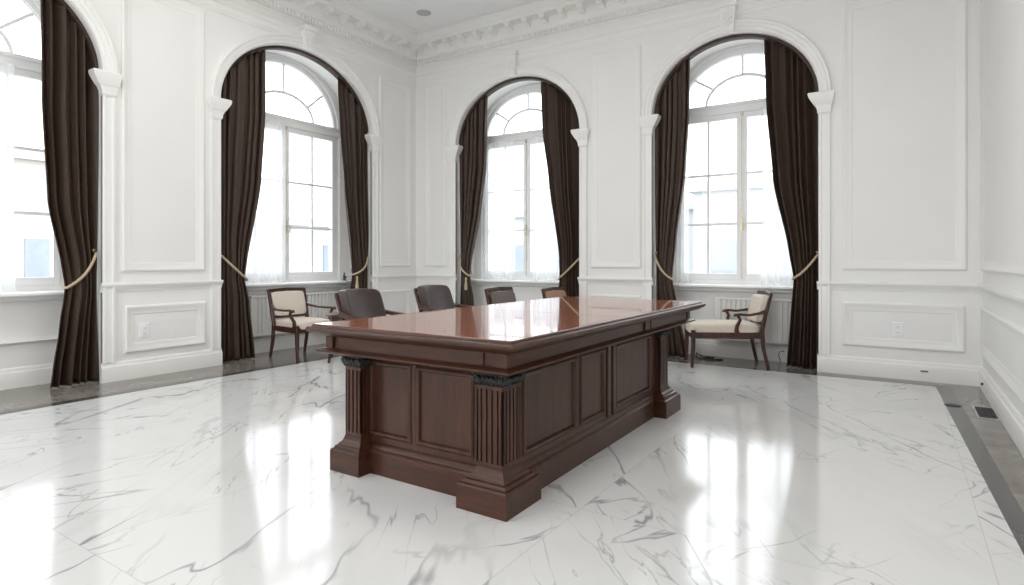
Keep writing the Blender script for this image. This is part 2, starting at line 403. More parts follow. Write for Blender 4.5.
# pilasters, imposts, archivolts and keystones around each niche
def surround(P, c, a, SPR, RISE):
    for sg in (-1, 1):
        e = c + sg * a
        f = lambda w_: e + sg * w_
        mb = MB()
        prof = [(0, -.02), (0, .024), (.024, .028), (.028, .020), (.080, .020), (.084, .029), (.104, .029), (.106, 0)]
        mb.rings([[P(f(w_), .18, d) for w_, d in prof], [P(f(w_), SPR - .13, d) for w_, d in prof]]); trim(mb)
        # impost block: stepped, its moulded cap also returning into the niche
        mb = MB(); R = []; R2 = []
        for t, g, q in ((-.215, .0, .0), (-.195, .010, .012), (-.165, .010, .014), (-.125, .018, .03), (-.11, .026, .045), (-.06, .040, .075), (-.03, .046, .092), (.0, .048, .098), (.012, .040, .09)):
            t += SPR
            l, r = sorted((f(-q), f(.106 + g * .8)))
            R.append([P(l, t, .028 + g), P(r, t, .028 + g), P(r, t, -.002), P(l, t, -.002)])
            l, r = sorted((f(-q), f(.001)))
            R2.append([P(l, t, .0), P(r, t, .0), P(r, t, -.035), P(l, t, -.035)])
        mb.rings(R); mb.rings(R2); trim(mb, auto=12)
    # archivolt
    mb = MB(); R = []
    prof = [(0, -.03), (.0, .018), (.012, .030), (.040, .032), (.045, .040), (.082, .042), (.090, .052), (.112, .055), (.120, .046), (.120, 0)]
    n = 56
    for i in range(n + 1):
        th = PI * i / n
        R.append([P(c - (a + w_) * math.cos(th), SPR + .008 + (RISE + w_) * math.sin(th), d) for w_, d in prof])
    mb.rings(R); trim(mb)
    # keystone with carved leaf relief
    mb = MB(); top, bot = max(3.985, SPR + RISE + .26), SPR + RISE + .004
    R = []
    for t, w_, d in ((bot, .062, .075), (bot + .03, .066, .088), (top - .05, .085, .105), (top - .045, .098, .118), (top, .102, .122)):
        R.append([P(c - w_, t, 0), P(c + w_, t, 0), P(c + w_, t, d), P(c - w_, t, d)])
    mb.rings(R)
    for k in range(3):
        for sg in (-1, 1):
            t0 = bot + .05 + k * .055
            mb.tube([P(c, t0, .092), P(c + sg * .022, t0 + .03, .104), P(c + sg * .045, t0 + .04, .104), P(c + sg * .05, t0 + .02, .1)], [.006, .011, .010, .004], 6)
    mb.tube([P(c, bot + .04, .094), P(c, top - .07, .104)], [.006, .012], 6)
    trim(mb)
for k, (wl, c, a, *_r) in NICHES.items():
    if k != 5: surround(PB if wl == 'B' else PL, c, a, SPRS[k], RISES[k])

# raised wall panels
for s0, s1, t0, t1 in ((.19, .60, 1.05, 3.79), (2.965, 3.635, 1.05, 3.75), (5.76, 6.77, 1.05, 3.75), (.19, .60, .29, .72), (2.965, 3.635, .29, .72), (5.765, 6.755, .29, .735)):
    panel_frame(PB, s0, s1, t0, t1)
for s0, s1, t0, t1 in ((-.78, -.13, 1.05, 3.79), (-4.15, -3.335, 1.035, 3.83), (-.78, -.13, .27, .71), (-4.125, -3.325, .25, .71), (-7.55, -6.72, 1.04, 3.8), (-7.55, -6.72, .26, .71)):
    panel_frame(PL, s0, s1, t0, t1)
y = -.06
for k in range(3):
    panel_frame(PR, y - 3.3, y, 1.05, 3.75); panel_frame(PR, y - 3.3, y, .29, .735); y -= 3.5

# architrave line, frieze and cornice on the three walls
ARCH = [(0, 3.855), (.010, 3.858), (.012, 3.880), (.022, 3.890), (.022, 3.950), (.036, 3.962), (.048, 3.985), (.050, 4.000), (0, 4.004)]
CORN = [(0, 4.10), (.012, 4.105), (.016, 4.122), (.06, 4.128), (.06, 4.188), (.072, 4.195), (.085, 4.215), (.088, 4.225), (.092, 4.345), (.235, 4.350), (.235, 4.392), (.25, 4.398), (.262, 4.415), (.29, 4.445), (.305, 4.450), (.305, ZC), (0, ZC)]
for P, s0, s1 in ((PB, 0, W), (PL, YR, 0), (PR, YR, 0)):
    trim(run(P, s0, s1, ARCH)); 
    m_ = run(P, s0, s1, CORN)
    n = int((s1 - s0) / .05)
    for i in range(1, n):                         # dentils
        s = s0 + i * .05
        if P is not PR or s > -4: m_.box((s, 4.135, .055), (s + .028, 4.182, .080), P)
    trim(m_)
    m_ = MB(); n = int((s1 - s0) / .27)
    for i in range(n):                            # modillion brackets: scrolled
        s = (s1 - .20 - i * .27) if P is not PB else (s0 + .20 + i * .27)
        if s < s0 + .05: continue
        pr = [(.085, 4.348), (.085, 4.262), (.105, 4.252), (.125, 4.258), (.138, 4.278), (.165, 4.292), (.19, 4.288), (.208, 4.298), (.214, 4.318), (.21, 4.348)]
        m_.rings([[P(s - .036, t, d) for d, t in pr], [P(s + .036, t, d) for d, t in pr]])
        cp = ((.085, 4.328), (.085, 4.349), (.222, 4.349), (.222, 4.328))
        m_.rings([[P(s - .046, t, d) for d, t in cp], [P(s + .046, t, d) for d, t in cp]])
    trim(m_)
# flat ceiling border moulding
PC = lambda s, t, d: (s, t, ZC - d)
panel_frame(PC, .55, 3.0, -4.2, -.55) if False else None
panel_frame(PC, .875, W - .875, -6.2, -1.19, ((0, 0), (.004, .012), (.02, .016), (.034, .010), (.04, .0005)))
panel_frame(PC, .40, W - .40, YR + .4, -.40, ((0, 0), (.004, .010), (.014, .012), (.02, .0005)))

# ------------------------------------------------------------------ windows
def window(num, P, c, hw, ab):
    L0 = P(c, ZS, -DEP - .05); root = struct(empty('window_%d' % num, L0))
    d0, d1 = -DEP - .03, -DEP - .10           # front and back of frames
    B = lambda mb, s0, s1, t0, t1, da=d0, db=d1: mb.box((s0, t0, min(da, db)), (s1, t1, max(da, db)), P)
    fw = .065
    def sub(mb, name, mat, par=root, **k):
        o = mb.build(name, M[mat], par, origin=L0 if par is root else None, **k); return o
    # outer frame: jambs, arch, transom
    mb = MB()
    B(mb, c - hw, c - hw + fw, ZS, ZT); B(mb, c + hw - fw, c + hw, ZS, ZT); B(mb, c - hw + fw, c + hw - fw, ZS, ZS + .055)
    B(mb, c - hw - .001, c + hw + .001, ZTB, ZT - .03, d0 + .03, d1 - .002); B(mb, c - hw - .001, c + hw + .001, ZT - .03, ZT + .004, d0 + .05, d1 - .002); B(mb, c - hw, c + hw, ZTB + .001, ZTB + .02, d0 + .045, d0 + .02)
    R = []
    prof = [(0, d1), (0, d0 + .03), (.03, d0 + .03), (.035, d0 + .012), (.085, d0 + .012), (.092, d0), (.10, d0), (.10, d1)]
    for i in range(41):
        th = PI * i / 40
        R.append([P(c - (hw - w_) * math.cos(th), ZT + (ab - w_) * math.sin(th), d) for w_, d in prof])
    mb.rings(R); sub(mb, 'window_frame', 'win', auto=35)
    # fanlight bars
    mb = MB(); ra, rb = .42 * hw / .8, .33
    R = []
    for i in range(29):
        th = PI * i / 28
        R.append([P(c - (ra + x) * math.cos(th), ZT + (rb + x) * math.sin(th), d) for x, d in ((-.016, d1 + .01), (-.016, d0 - .01), (.016, d0 - .01), (.016, d1 + .01))])
    mb.rings(R)
    for deg in (38, 90, 142):
        ct, st = math.cos(math.radians(deg)), math.sin(math.radians(deg))
        p0 = P(c + ra * ct, ZT + rb * st, (d0 + d1) / 2); p1 = P(c + (hw - .07) * ct, ZT + (ab - .07) * st, (d0 + d1) / 2)
        mb.bar([p0, p1], (.030, .045), side=P(-st, ct, 0) if P is PB else (0, -st, ct))
    sub(mb, 'fanlight_bars', 'win')
    mb = MB(); ap = arch_pts(c, hw - .05, ZT, ab - .05, 24); mb.add([P(s, t, -DEP - .07) for s, t in ap], [tuple(range(len(ap)))])
    sub(mb, 'fanlight_pane', 'glass')
    # two casements, each with 2 x 3 panes
    for sg in (-1, 1):
        e0, e1 = sorted((c + sg * .004, c + sg * (hw - fw)))
        z0, z1 = ZS + .055, ZTB
        mb = MB(); q0, q1 = d0 + .015, d1 + .015; sw = .055
        B(mb, e0, e0 + sw, z0, z1, q0, q1); B(mb, e1 - sw, e1, z0, z1, q0, q1); B(mb, e0 + sw, e1 - sw, z0, z0 + .075, q0, q1); B(mb, e0 + sw, e1 - sw, z1 - .065, z1, q0, q1)
        mid = (e0 + e1) / 2 + sg * .02
        B(mb, mid - .015, mid + .015, z0 + .07, z1 - .06, q0 - .010, q1 + .01)
        for zz in (2.17, 1.58): B(mb, e0 + sw - .005, e1 - sw + .005, zz - .015, zz + .015, q0 - .013, q1 + .013)
        o = sub(mb, 'casement', 'win', bevel=.004)
        g = MB(); g.add([P(e0 + .02, z0 + .02, -DEP - .068), P(e1 - .02, z0 + .02, -DEP - .068), P(e1 - .02, z1 - .02, -DEP - .068), P(e0 + .02, z1 - .02, -DEP - .068)], [(0, 1, 2, 3)])
        g.build('pane', M['glass'], o)
    mb = MB(); B(mb, c - .016, c + .016, ZS + .055, ZTB, d0 + .028, d0 + .01); sub(mb, 'astragal', 'win', bevel=.004)
    # bolt rod and lever
    mb = MB(); mb.box((c - .011, 1.50, d0 + .028), (c + .011, 1.66, d0 + .040), P)
    mb.tube([P(c, 1.6, d0 + .038), P(c, 1.6, d0 + .07)], .008, 8); mb.tube([P(c, 1.6, d0 + .07), P(c + .02, 1.575, d0 + .075), P(c + .028, 1.52, d0 + .07), P(c + .026, 1.50, d0 + .07)], [.010, .009, .008, .009], 8)
    mb.tube([P(c, 1.66, d0 + .034), P(c, ZTB - .03, d0 + .034)], .004, 6)
    mb.tube([P(c, 1.50, d0 + .034), P(c, ZS + .07, d0 + .034)], .004, 6)
    mb.box((c - .012, ZTB - .05, d0 + .026), (c + .012, ZTB + .01, d0 + .042), P)
    sub(mb, 'window_handle', 'brass')
    # sill board with apron
    a = NICHES[num][2]; nc = NICHES[num][1]
    prof = [(-DEP - .05, ZS + .002), (-DEP + .15, ZS + .002), (-DEP + .165, ZS - .008), (-DEP + .165, ZS - .028), (-DEP + .15, ZS - .036), (-DEP + .05, ZS - .04), (-DEP + .045, ZS - .075), (-DEP + .02, ZS - .09), (-DEP - .0, ZS - .09)]
    mb = run(P, nc - a + .002, nc + a - .002, [(d, t) for d, t in prof]); sub(mb, 'window_sill', 'win', auto=35)
for k, (wl, c, a, wc, wa, wb) in NICHES.items():
    if k != 5: window(k, PB if wl == 'B' else PL, wc, wa, wb)

# ------------------------------------------------------------------ curtains
def lerp_tab(tab, z):           # tab: (s, z) descending z
    if z >= tab[0][1]: return tab[0][0]
    for (s0, z0), (s1, z1) in zip(tab, tab[1:]):
        if z >= z1:
            f = (z0 - z) / (z0 - z1); f = f * f * (3 - 2 * f) * .35 + f * .65
            return s0 + (s1 - s0) * f
    return tab[-1][0]
YC = -.10
def curtain(P, niche, outer, inner, rope, folds, seed, label, tassel=False, dd=0.):
    c, a = NICHES[niche][1:3]; RISE = RISES[niche]; SPR = SPRS[niche]
    rnd = random.Random(seed)
    s_base = outer[-1][0]; root = empty('curtain', P((outer[-1][0] + inner[-1][0]) / 2, 0, YC))
    L0 = tuple(root.location)
    tag(root, label, 'curtain', 'brown velvet curtains at the arched windows')
    NU, NV = folds * 14, 60
    ph = [rnd.uniform(-.5, .5) for _ in range(folds + 2)]; am = [rnd.uniform(.55, 1.35) for _ in range(folds + 2)]
    zt = rope[1][1]
    def top_at(s): 
        q = max(0, 1 - ((s - c) / (a - .012)) ** 2); return (SPR + (RISE - .045) * math.sqrt(q)) if abs(s - c) < a - .012 else SPR - .02
    R = []
    for i in range(NU + 1):
        u = i / NU
        s_top = lerp_tab(outer, 3.6) * (1 - u) + inner[0][0] * u
        so, si = outer[0][0], inner[0][0]
        col = []
        ztop = top_at(so + (si - so) * u)
        for j in range(NV + 1):
            v = j / NV; z = .012 + (ztop - .012) * v
            o_, i_ = lerp_tab(outer, z), lerp_tab(inner, z)
            fi = min(max(u + .045 * math.sin(2 * PI * u * 1.6 + seed) - .045 * math.sin(seed) * (1 - u) - .045 * math.sin(2 * PI * 1.6 + seed) * u, 0), 1) * folds; k = int(min(fi, folds - 1)); 
            wob = ph[k] * .35 * (1 - abs(2 * (fi - k) - 1))
            tie = math.exp(-((z - zt) / .38) ** 2)
            gather = .62 if z < 2.4 else .62 - .28 * min(1, (z - 2.4) / .9)
            amp = (.036 + .014 * (1 - v)) * am[k] * (1 - .45 * tie)
            phs = 2 * PI * (fi + wob * .5) + .35 * math.sin(z * 1.3 + seed) * (1 - tie)
            w_ = math.cos(phs); w_ = math.copysign(abs(w_) ** .75, w_)
            x = o_ + (i_ - o_) * u + .22 * abs(i_ - o_) / folds * math.sin(2 * phs) * .5
            d = YC + dd + amp * w_ + .012 * math.sin(5 * u + 2.2 * z + seed) + (.05 * tie * math.sin(PI * u) if True else 0)
            if z < .5: d += .012 * math.sin(9 * u + seed) * (1 - z / .5)
            col.append(P(x, z, d))
        R.append(col)
    mb = MB(); mb.strip(R); o = mb.build('drape', M['drape'], root, smooth=True, origin=L0)
    md = o.modifiers.new('thick', 'SOLIDIFY'); md.thickness = .006
    # rope tie-back: from a hook on the jamb down round the gathered edge
    (s0, z0), (s1, z1) = rope
    sg = 1 if s1 > s0 else -1
    pts = []
    for i in range(15):
        f = i / 14
        pts.append(P(s0 + (s1 + sg * .012 - s0) * f, z0 + (z1 - z0) * f - .035 * math.sin(PI * f), YC + dd + .025 + .095 * math.sin(PI * min(1, f * .9 + .05)) ** .7))
    pts += [P(s1 + sg * .022, z1 - .003, YC + dd - .01), P(s1 - sg * .02, z1 + .012, YC + dd - .05), P(s1 - (s1 - s0) * .4, z1 + (z0 - z1) * .4, YC + dd - .10), P(s0, z0, YC + dd - .06)]
    mb = MB(); n = len(pts)
    P3 = [Vector(p) for p in pts]; fine = []
    for a_, b_ in zip(P3, P3[1:]):
        for q in range(4): fine.append(a_.lerp(b_, q / 4))
    fine.append(P3[-1])
    for strand in range(2):
        tw = []
        for i, p in enumerate(fine):
            d = (fine[min(i + 1, len(fine) - 1)] - fine[max(i - 1, 0)]).normalized(); x_ = d.cross(Vector((0, 0, 1))); 
            if x_.length < .1: x_ = Vector((1, 0, 0))
            x_.normalize(); y_ = d.cross(x_); an = i * 1.1 + strand * PI
            tw.append(p + (x_ * math.cos(an) + y_ * math.sin(an)) * .006)
        mb.tube(tw, .0085, 6)
    t_ = mb.build('rope_tieback', M['rope'], root, smooth=True, origin=L0)
    if tassel:
        mb = MB(); b0 = P(s1 - sg * .02, z1 - .02, YC + dd + .09)
        mb.lathe([(.004, 0), (.012, -.01), (.016, -.03), (.010, -.045), (.014, -.06), (.024, -.16), (.018, -.19), (.002, -.19)], b0, 10)
        mb.build('tassel', M['rope'], t_, smooth=True)
    mb = MB(); mb.tube([P(s0 - sg * .004, z0 + .01, YC), P(s0 + sg * .012, z0 + .012, YC + .02), P(s0 + sg * .016, z0 + .03, YC + .03)], [.016, .012, .014], 8)
    mb.build('tieback_hook', M['brass'], root, smooth=True, origin=L0)
    return root
CUR = [
 (PL, 1, [(-4.33, 3.6), (-4.32, 2.66), (-4.32, 1.24), (-4.325, .2), (-4.325, 0)], [(-4.76, 3.44), (-4.75, 2.56), (-4.70, 1.68), (-4.59, 1.06), (-4.57, .90), (-4.62, .52), (-4.67, .17), (-4.69, 0)], [(-4.335, 1.22), (-4.56, .90)], 5, 3,
  'dark brown velvet curtain at the leftmost window, beside the wall panel with the outlet', False),
 (PL, 2, [(-3.135, 3.6), (-3.135, 2.8), (-3.135, 1.4), (-3.13, 0)], [(-2.55, 3.68), (-2.56, 2.94), (-2.63, 2.09), (-2.79, 1.15), (-2.81, .93), (-2.76, .69), (-2.70, 0)], [(-3.14, 1.22), (-2.81, .92)], 6, 11,
  'dark brown velvet curtain left of the cream armchair, beside the wall panel', False),
 (PL, 2, [(-.945, 3.6), (-.945, 2.7), (-.945, 1.2), (-.945, 0)], [(-1.45, 3.47), (-1.42, 2.91), (-1.35, 2.11), (-1.22, 1.15), (-1.20, .95), (-1.26, .6), (-1.30, 0)], [(-.95, 1.19), (-1.20, .95)], 6, 5,
  'dark brown velvet curtain hanging behind the nearest leather chair, with a rope tie-back', True),
 (PB, 3, [(.81, 3.6), (.81, 2.5), (.81, 1.0), (.81, 0)], [(1.29, 3.45), (1.25, 2.52), (1.15, 1.88), (1.0, 1.15), (.975, .93), (1.03, .6), (1.06, 0)], [(.80, 1.21), (.98, .92)], 5, 8,
  'dark brown velvet curtain with hanging tassel, on the corner side of the middle window', True),
 (PB, 3, [(2.79, 3.6), (2.79, 2.7), (2.79, .7), (2.79, 0)], [(2.20, 3.56), (2.22, 2.91), (2.31, 2.23), (2.47, 1.22), (2.48, .90), (2.45, .6), (2.42, 0)], [(2.80, 1.19), (2.48, .90)], 6, 14,
  'dark brown velvet curtain right of the middle window, behind the far edge of the desk', False),
 (PB, 4, [(3.79, 3.6), (3.79, 2.7), (3.79, 1.2), (3.80, 0)], [(4.20, 3.43), (4.19, 2.91), (4.14, 2.21), (4.03, 1.39), (3.985, .93), (4.06, .56), (4.17, 0)], [(3.78, 1.22), (3.985, .92)], 5, 21,
  'dark brown velvet curtain on the left of the right-hand window, behind the desk corner', False),
 (PB, 4, [(5.53, 3.6), (5.535, 2.8), (5.535, 1.2), (5.535, 0)], [(5.02, 3.55), (5.04, 2.9), (5.11, 2.02), (5.26, 1.26), (5.31, .95), (5.28, .51), (5.24, 0)], [(5.54, 1.21), (5.31, .95)], 6, 27,
  'dark brown velvet curtain right of the long cream chair, nearest the right wall', False)]
for k_ in CUR: curtain(*k_)
# dark curved header rail along the top of each arch
for k, lab in ((1, 'curved dark curtain rail under the arch of the leftmost window'), (2, 'curved dark curtain rail under the arch above the cream armchair'),
               (3, 'curved dark curtain rail under the arch of the middle window'), (4, 'curved dark curtain rail under the arch of the right-hand window')):
    wl, c, a = NICHES[k][:3]; P = PB if wl == 'B' else PL; RISE = RISES[k]; SPR = SPRS[k]
    mb = MB(); R = []
    for i in range(49):
        th = PI * (.02 + .96 * i / 48)
        R.append([P(c - (a - w_) * math.cos(th), SPR + (RISE - w_) * math.sin(th), d) for w_, d in ((.003, -.05), (.030, -.05), (.036, -.06), (.036, -.14), (.003, -.14))])
    mb.rings(R); tag(mb.build('curtain_rail', M['band'], auto=40), lab, 'curtain rail', 'curved rails of the velvet curtains')

# sheers
def sheer(P, s0, s1, z0, z1, seed, label, folds):
    mb = MB(); R = []; n = folds * 8
    for i in range(n + 1):
        u = i / n; col = []
        for j in range(13):
            v = j / 12; z = z0 + (z1 - z0) * v
            col.append(P(s0 + (s1 - s0) * u + .008 * math.sin(3 * v + i), z, -DEP + .07 + .016 * math.cos(2 * PI * folds * u + .5 * math.sin(3 * u * folds + seed)) * (1.1 - .3 * v)))
        R.append(col)
    mb.strip(R)
    # hem
    o = mb.build('sheer_curtain', M['sheer'], smooth=True)
    tag(o, label, 'sheer curtain', 'white voile sheers in the windows'); return o
sheer(PL, -5.9, -4.86, ZS + .005, ZTB, 1, 'white voile sheer at the leftmost window, cut off by the picture edge', 9)
sheer(PL, -2.82, -2.07, ZS + .005, ZTB, 2, 'white voile sheer over the left casement behind the cream armchair', 9)
sheer(PB, 1.02, 1.60, ZS + .005, ZTB, 3, 'white voile sheer over the left half of the middle window', 8)
sheer(PB, 1.90, 2.52, ZS + .005, ZTB, 4, 'white voile sheer over the right half of the middle window', 8)
sheer(PB, 3.86, 4.10, ZS + .005, ZTB, 6, 'narrow white voile sheer at the left edge of the right-hand window', 4)
sheer(PB, 4.93, 5.45, ZS + .005, ZTB, 5, 'white voile sheer at the right-hand window, above the long cream chair back', 7)

# radiators below the sills
def radiator(P, s0, s1, label):
    d = -DEP; root = empty('radiator', P((s0 + s1) / 2, .2, d + .07)); L0 = tuple(root.location); tag(root, label, 'radiator', 'white ribbed radiators below the windows')
    mb = MB(); mb.box((s0, .225, d + .055), (s1, .70, d + .085), P); mb.box((s0, .69, d + .035), (s1, .715, d + .12), P); mb.box((s0, .215, d + .05), (s1, .24, d + .11), P)
    n = int((s1 - s0) / .055)
    mb.box((s0, .22, d + .08), (s0 + .05, .70, d + .112), P); mb.box((s1 - .05, .22, d + .08), (s1, .70, d + .112), P)
    for i in range(1, n):
        s = s0 + (s1 - s0) * i / n; mb.box((s - .014, .24, d + .08), (s + .014, .69, d + .108), P)
    mb.build('body', M['rad'], root, origin=L0, bevel=.003)
    for s in (s0 + .12, s1 - .12):
        mb = MB(); mb.box((s - .02, .48, d - .0), (s + .02, .52, d + .06), P); mb.build('wall_bracket', M['rad'], root, origin=L0)
    mb = MB(); mb.tube([P(s1 - .06, .215, d + .08), P(s1 - .06, .12, d + .08), P(s1 - .05, .06, d + .07), P(s1 - .05, 0.0, d + .07)], .009, 8); mb.build('pipe', M['nickel'], root, origin=L0)
    return root
radiator(PL, -2.58, -1.22, 'white ribbed radiator on the wall behind the cream armchair')
radiator(PB, 4.42, 5.42, 'white ribbed radiator behind the long cream chair')

# ------------------------------------------------------------------ desk
desk = empty('desk', (4.2, -3.6, 0)); DL = tuple(desk.location)
tag(desk, 'large polished mahogany desk with fluted corner pilasters in the middle of the marble floor', 'desk')
def dp(mb, name, mat, **k): return mb.build(name, M[mat], desk, origin=DL, **k)
def slab_rings(x0, x1, y0, y1, prof):     # prof: (inset, z)
    return [[(x0 + i, y0 + i, z), (x1 - i, y0 + i, z), (x1 - i, y1 - i, z), (x0 + i, y1 - i, z)] for i, z in prof]
mb = MB(); TX0, TX1, TY0, TY1 = 3.535, 4.885, -4.775, -1.80
mb.rings(slab_rings(TX0, TX1, TY0, TY1, [(.055, .738), (.040, .740), (.030, .749), (.012, .757), (.002, .767), (0, .775), (.003, .784), (.010, .789), (.022, .790), (.024, .797), (.028, .800)]))
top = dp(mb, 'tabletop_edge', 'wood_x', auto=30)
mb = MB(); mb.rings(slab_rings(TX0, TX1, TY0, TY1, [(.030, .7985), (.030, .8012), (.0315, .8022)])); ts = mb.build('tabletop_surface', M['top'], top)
mb = MB(); 
for (a_, b_) in (((TX0 + .05, -3.46, .8015), (TX1 - .05, -3.455, .80245)), ((TX0 + .05, TY0 + .06, .8015), (TX0 + .054, TY1 - .06, .80245)), ((TX1 - .054, TY0 + .06, .8015), (TX1 - .05, TY1 - .06, .80245))): mb.box(a_, b_)
mb.build('inlay_line', M['inlay'], top)
# lower crown moulding and frieze
CX0, CX1, CY0, CY1 = 3.59, 4.845, -4.745, -1.96
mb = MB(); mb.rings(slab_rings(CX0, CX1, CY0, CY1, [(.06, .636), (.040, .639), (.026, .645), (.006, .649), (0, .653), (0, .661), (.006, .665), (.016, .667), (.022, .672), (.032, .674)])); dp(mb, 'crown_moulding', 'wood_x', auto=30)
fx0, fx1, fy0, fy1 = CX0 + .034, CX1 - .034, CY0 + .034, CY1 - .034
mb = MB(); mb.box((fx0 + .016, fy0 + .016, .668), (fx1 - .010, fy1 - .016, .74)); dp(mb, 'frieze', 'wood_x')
for a_, b_ in (((fx0, fy0, .670), (fx0 + .055, fy0 + .06, .739)), ((fx1 - .075, fy0, .670), (fx1, fy0 + .06, .739)), ((fx1 - .06, fy1 - .07, .670), (fx1, fy1, .739)), ((fx0, fy1 - .06, .670), (fx0 + .06, fy1, .739))):
    mb = MB(); mb.box(a_, b_); dp(mb, 'frieze_block', 'wood_z', bevel=.003)
mb = MB(); mb.box((fx1 - .02, -3.02, .670), (fx1 + .003, -2.93, .739)); dp(mb, 'frieze_block', 'wood_z', bevel=.003)
mb = MB(); mb.box((fx0 + .10, fy0 + .006, .670), (fx1 - .13, fy0 + .03, .739)); dp(mb, 'frieze_panel', 'wood_x', bevel=.003)
for y0_, y1_ in ((fy0 + .062, -3.07), (-2.90, fy1 - .10)):
    mb = MB(); mb.box((fx1 - .03, y0_, .670), (fx1 - .002, y1_, .739)); dp(mb, 'frieze_panel', 'wood_y', bevel=.003)
# carcass
BX0, BX1, BY0, BY1 = 3.70, 4.70, -4.56, -2.44
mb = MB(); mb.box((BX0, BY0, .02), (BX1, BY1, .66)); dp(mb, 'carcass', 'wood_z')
mb = MB(); mb.rings(slab_rings(BX0 - .045, BX1 + .045, BY0 - .045, BY1 + .045, [(0, 0), (0, .120), (.006, .126), (.018, .132), (.022, .142), (.034, .152), (.040, .164), (.044, .168), (.05, .168)])); dp(mb, 'base_moulding', 'wood_x', auto=30)
# framed panels
def dpanel(P, s0, s1, t0, t1, axis='wood_z'):
    mb = MB(); R = []
    for w_, d in ((-.012, 0), (-.010, .012), (.0, .018), (.012, .014), (.018, .004), (.020, -.004), (.026, -.006), (.03, -.006)):
        R.append([P(s0 + w_, t0 + w_, d), P(s1 - w_, t0 + w_, d), P(s1 - w_, t1 - w_, d), P(s0 + w_, t1 - w_, d)])
    mb.rings(R); o = dp(mb, 'panel', axis, auto=30); return o
DF = lambda s, t, d: (s, BY0 - d - .010, t)
DR = lambda s, t, d: (BX1 + d + .010, s, t)
DLf = lambda s, t, d: (BX0 - d - .010, s, t)
DB = lambda s, t, d: (s, BY1 + d + .010, t)
def frame_member(P, s0, s1, t0, t1, mat):
    mb = MB(); mb.box((s0, t0, -.012), (s1, t1, .006), P); return mb
# stiles and rails standing 16 mm proud of the carcass, with panels between
def panelled(P, splits, s0, s1, dirx):
    mb = MB()
    mb.box((s0, .165, -.011), (s1, .203, .008), P); mb.box((s0, .602, -.011), (s1, .655, .008), P)
    x = s0
    for a_, b_ in splits:
        mb.box((x, .203, -.011), (a_ - .004, .602, .008), P); x = b_ + .004
    mb.box((x, .203, -.011), (s1, .602, .008), P)
    dp(mb, 'panel_frame', 'wood_z')
    for a_, b_ in splits: dpanel(P, a_, b_, .207, .596)
panelled(DF, [(3.825, 4.12), (4.172, 4.525)], BX0, BX1, 0)
panelled(DR, [(-4.42, -3.865), (-3.805, -3.475), (-3.305, -2.665)], BY0, BY1, 0)
panelled(DLf, [(-4.42, -3.60), (-3.40, -2.66)], BY0, BY1, 0)
panelled(DB, [(3.80, 4.15), (4.23, 4.60)], BX0, BX1, 0)
for y_ in (-3.425, -3.345):      # twin stile between the middle and far panels
    mb = MB(); mb.box((BX1, y_ - .026, .17), (BX1 + .032, y_ + .026, .65)); dp(mb, 'stile', 'wood_z', bevel=.006)
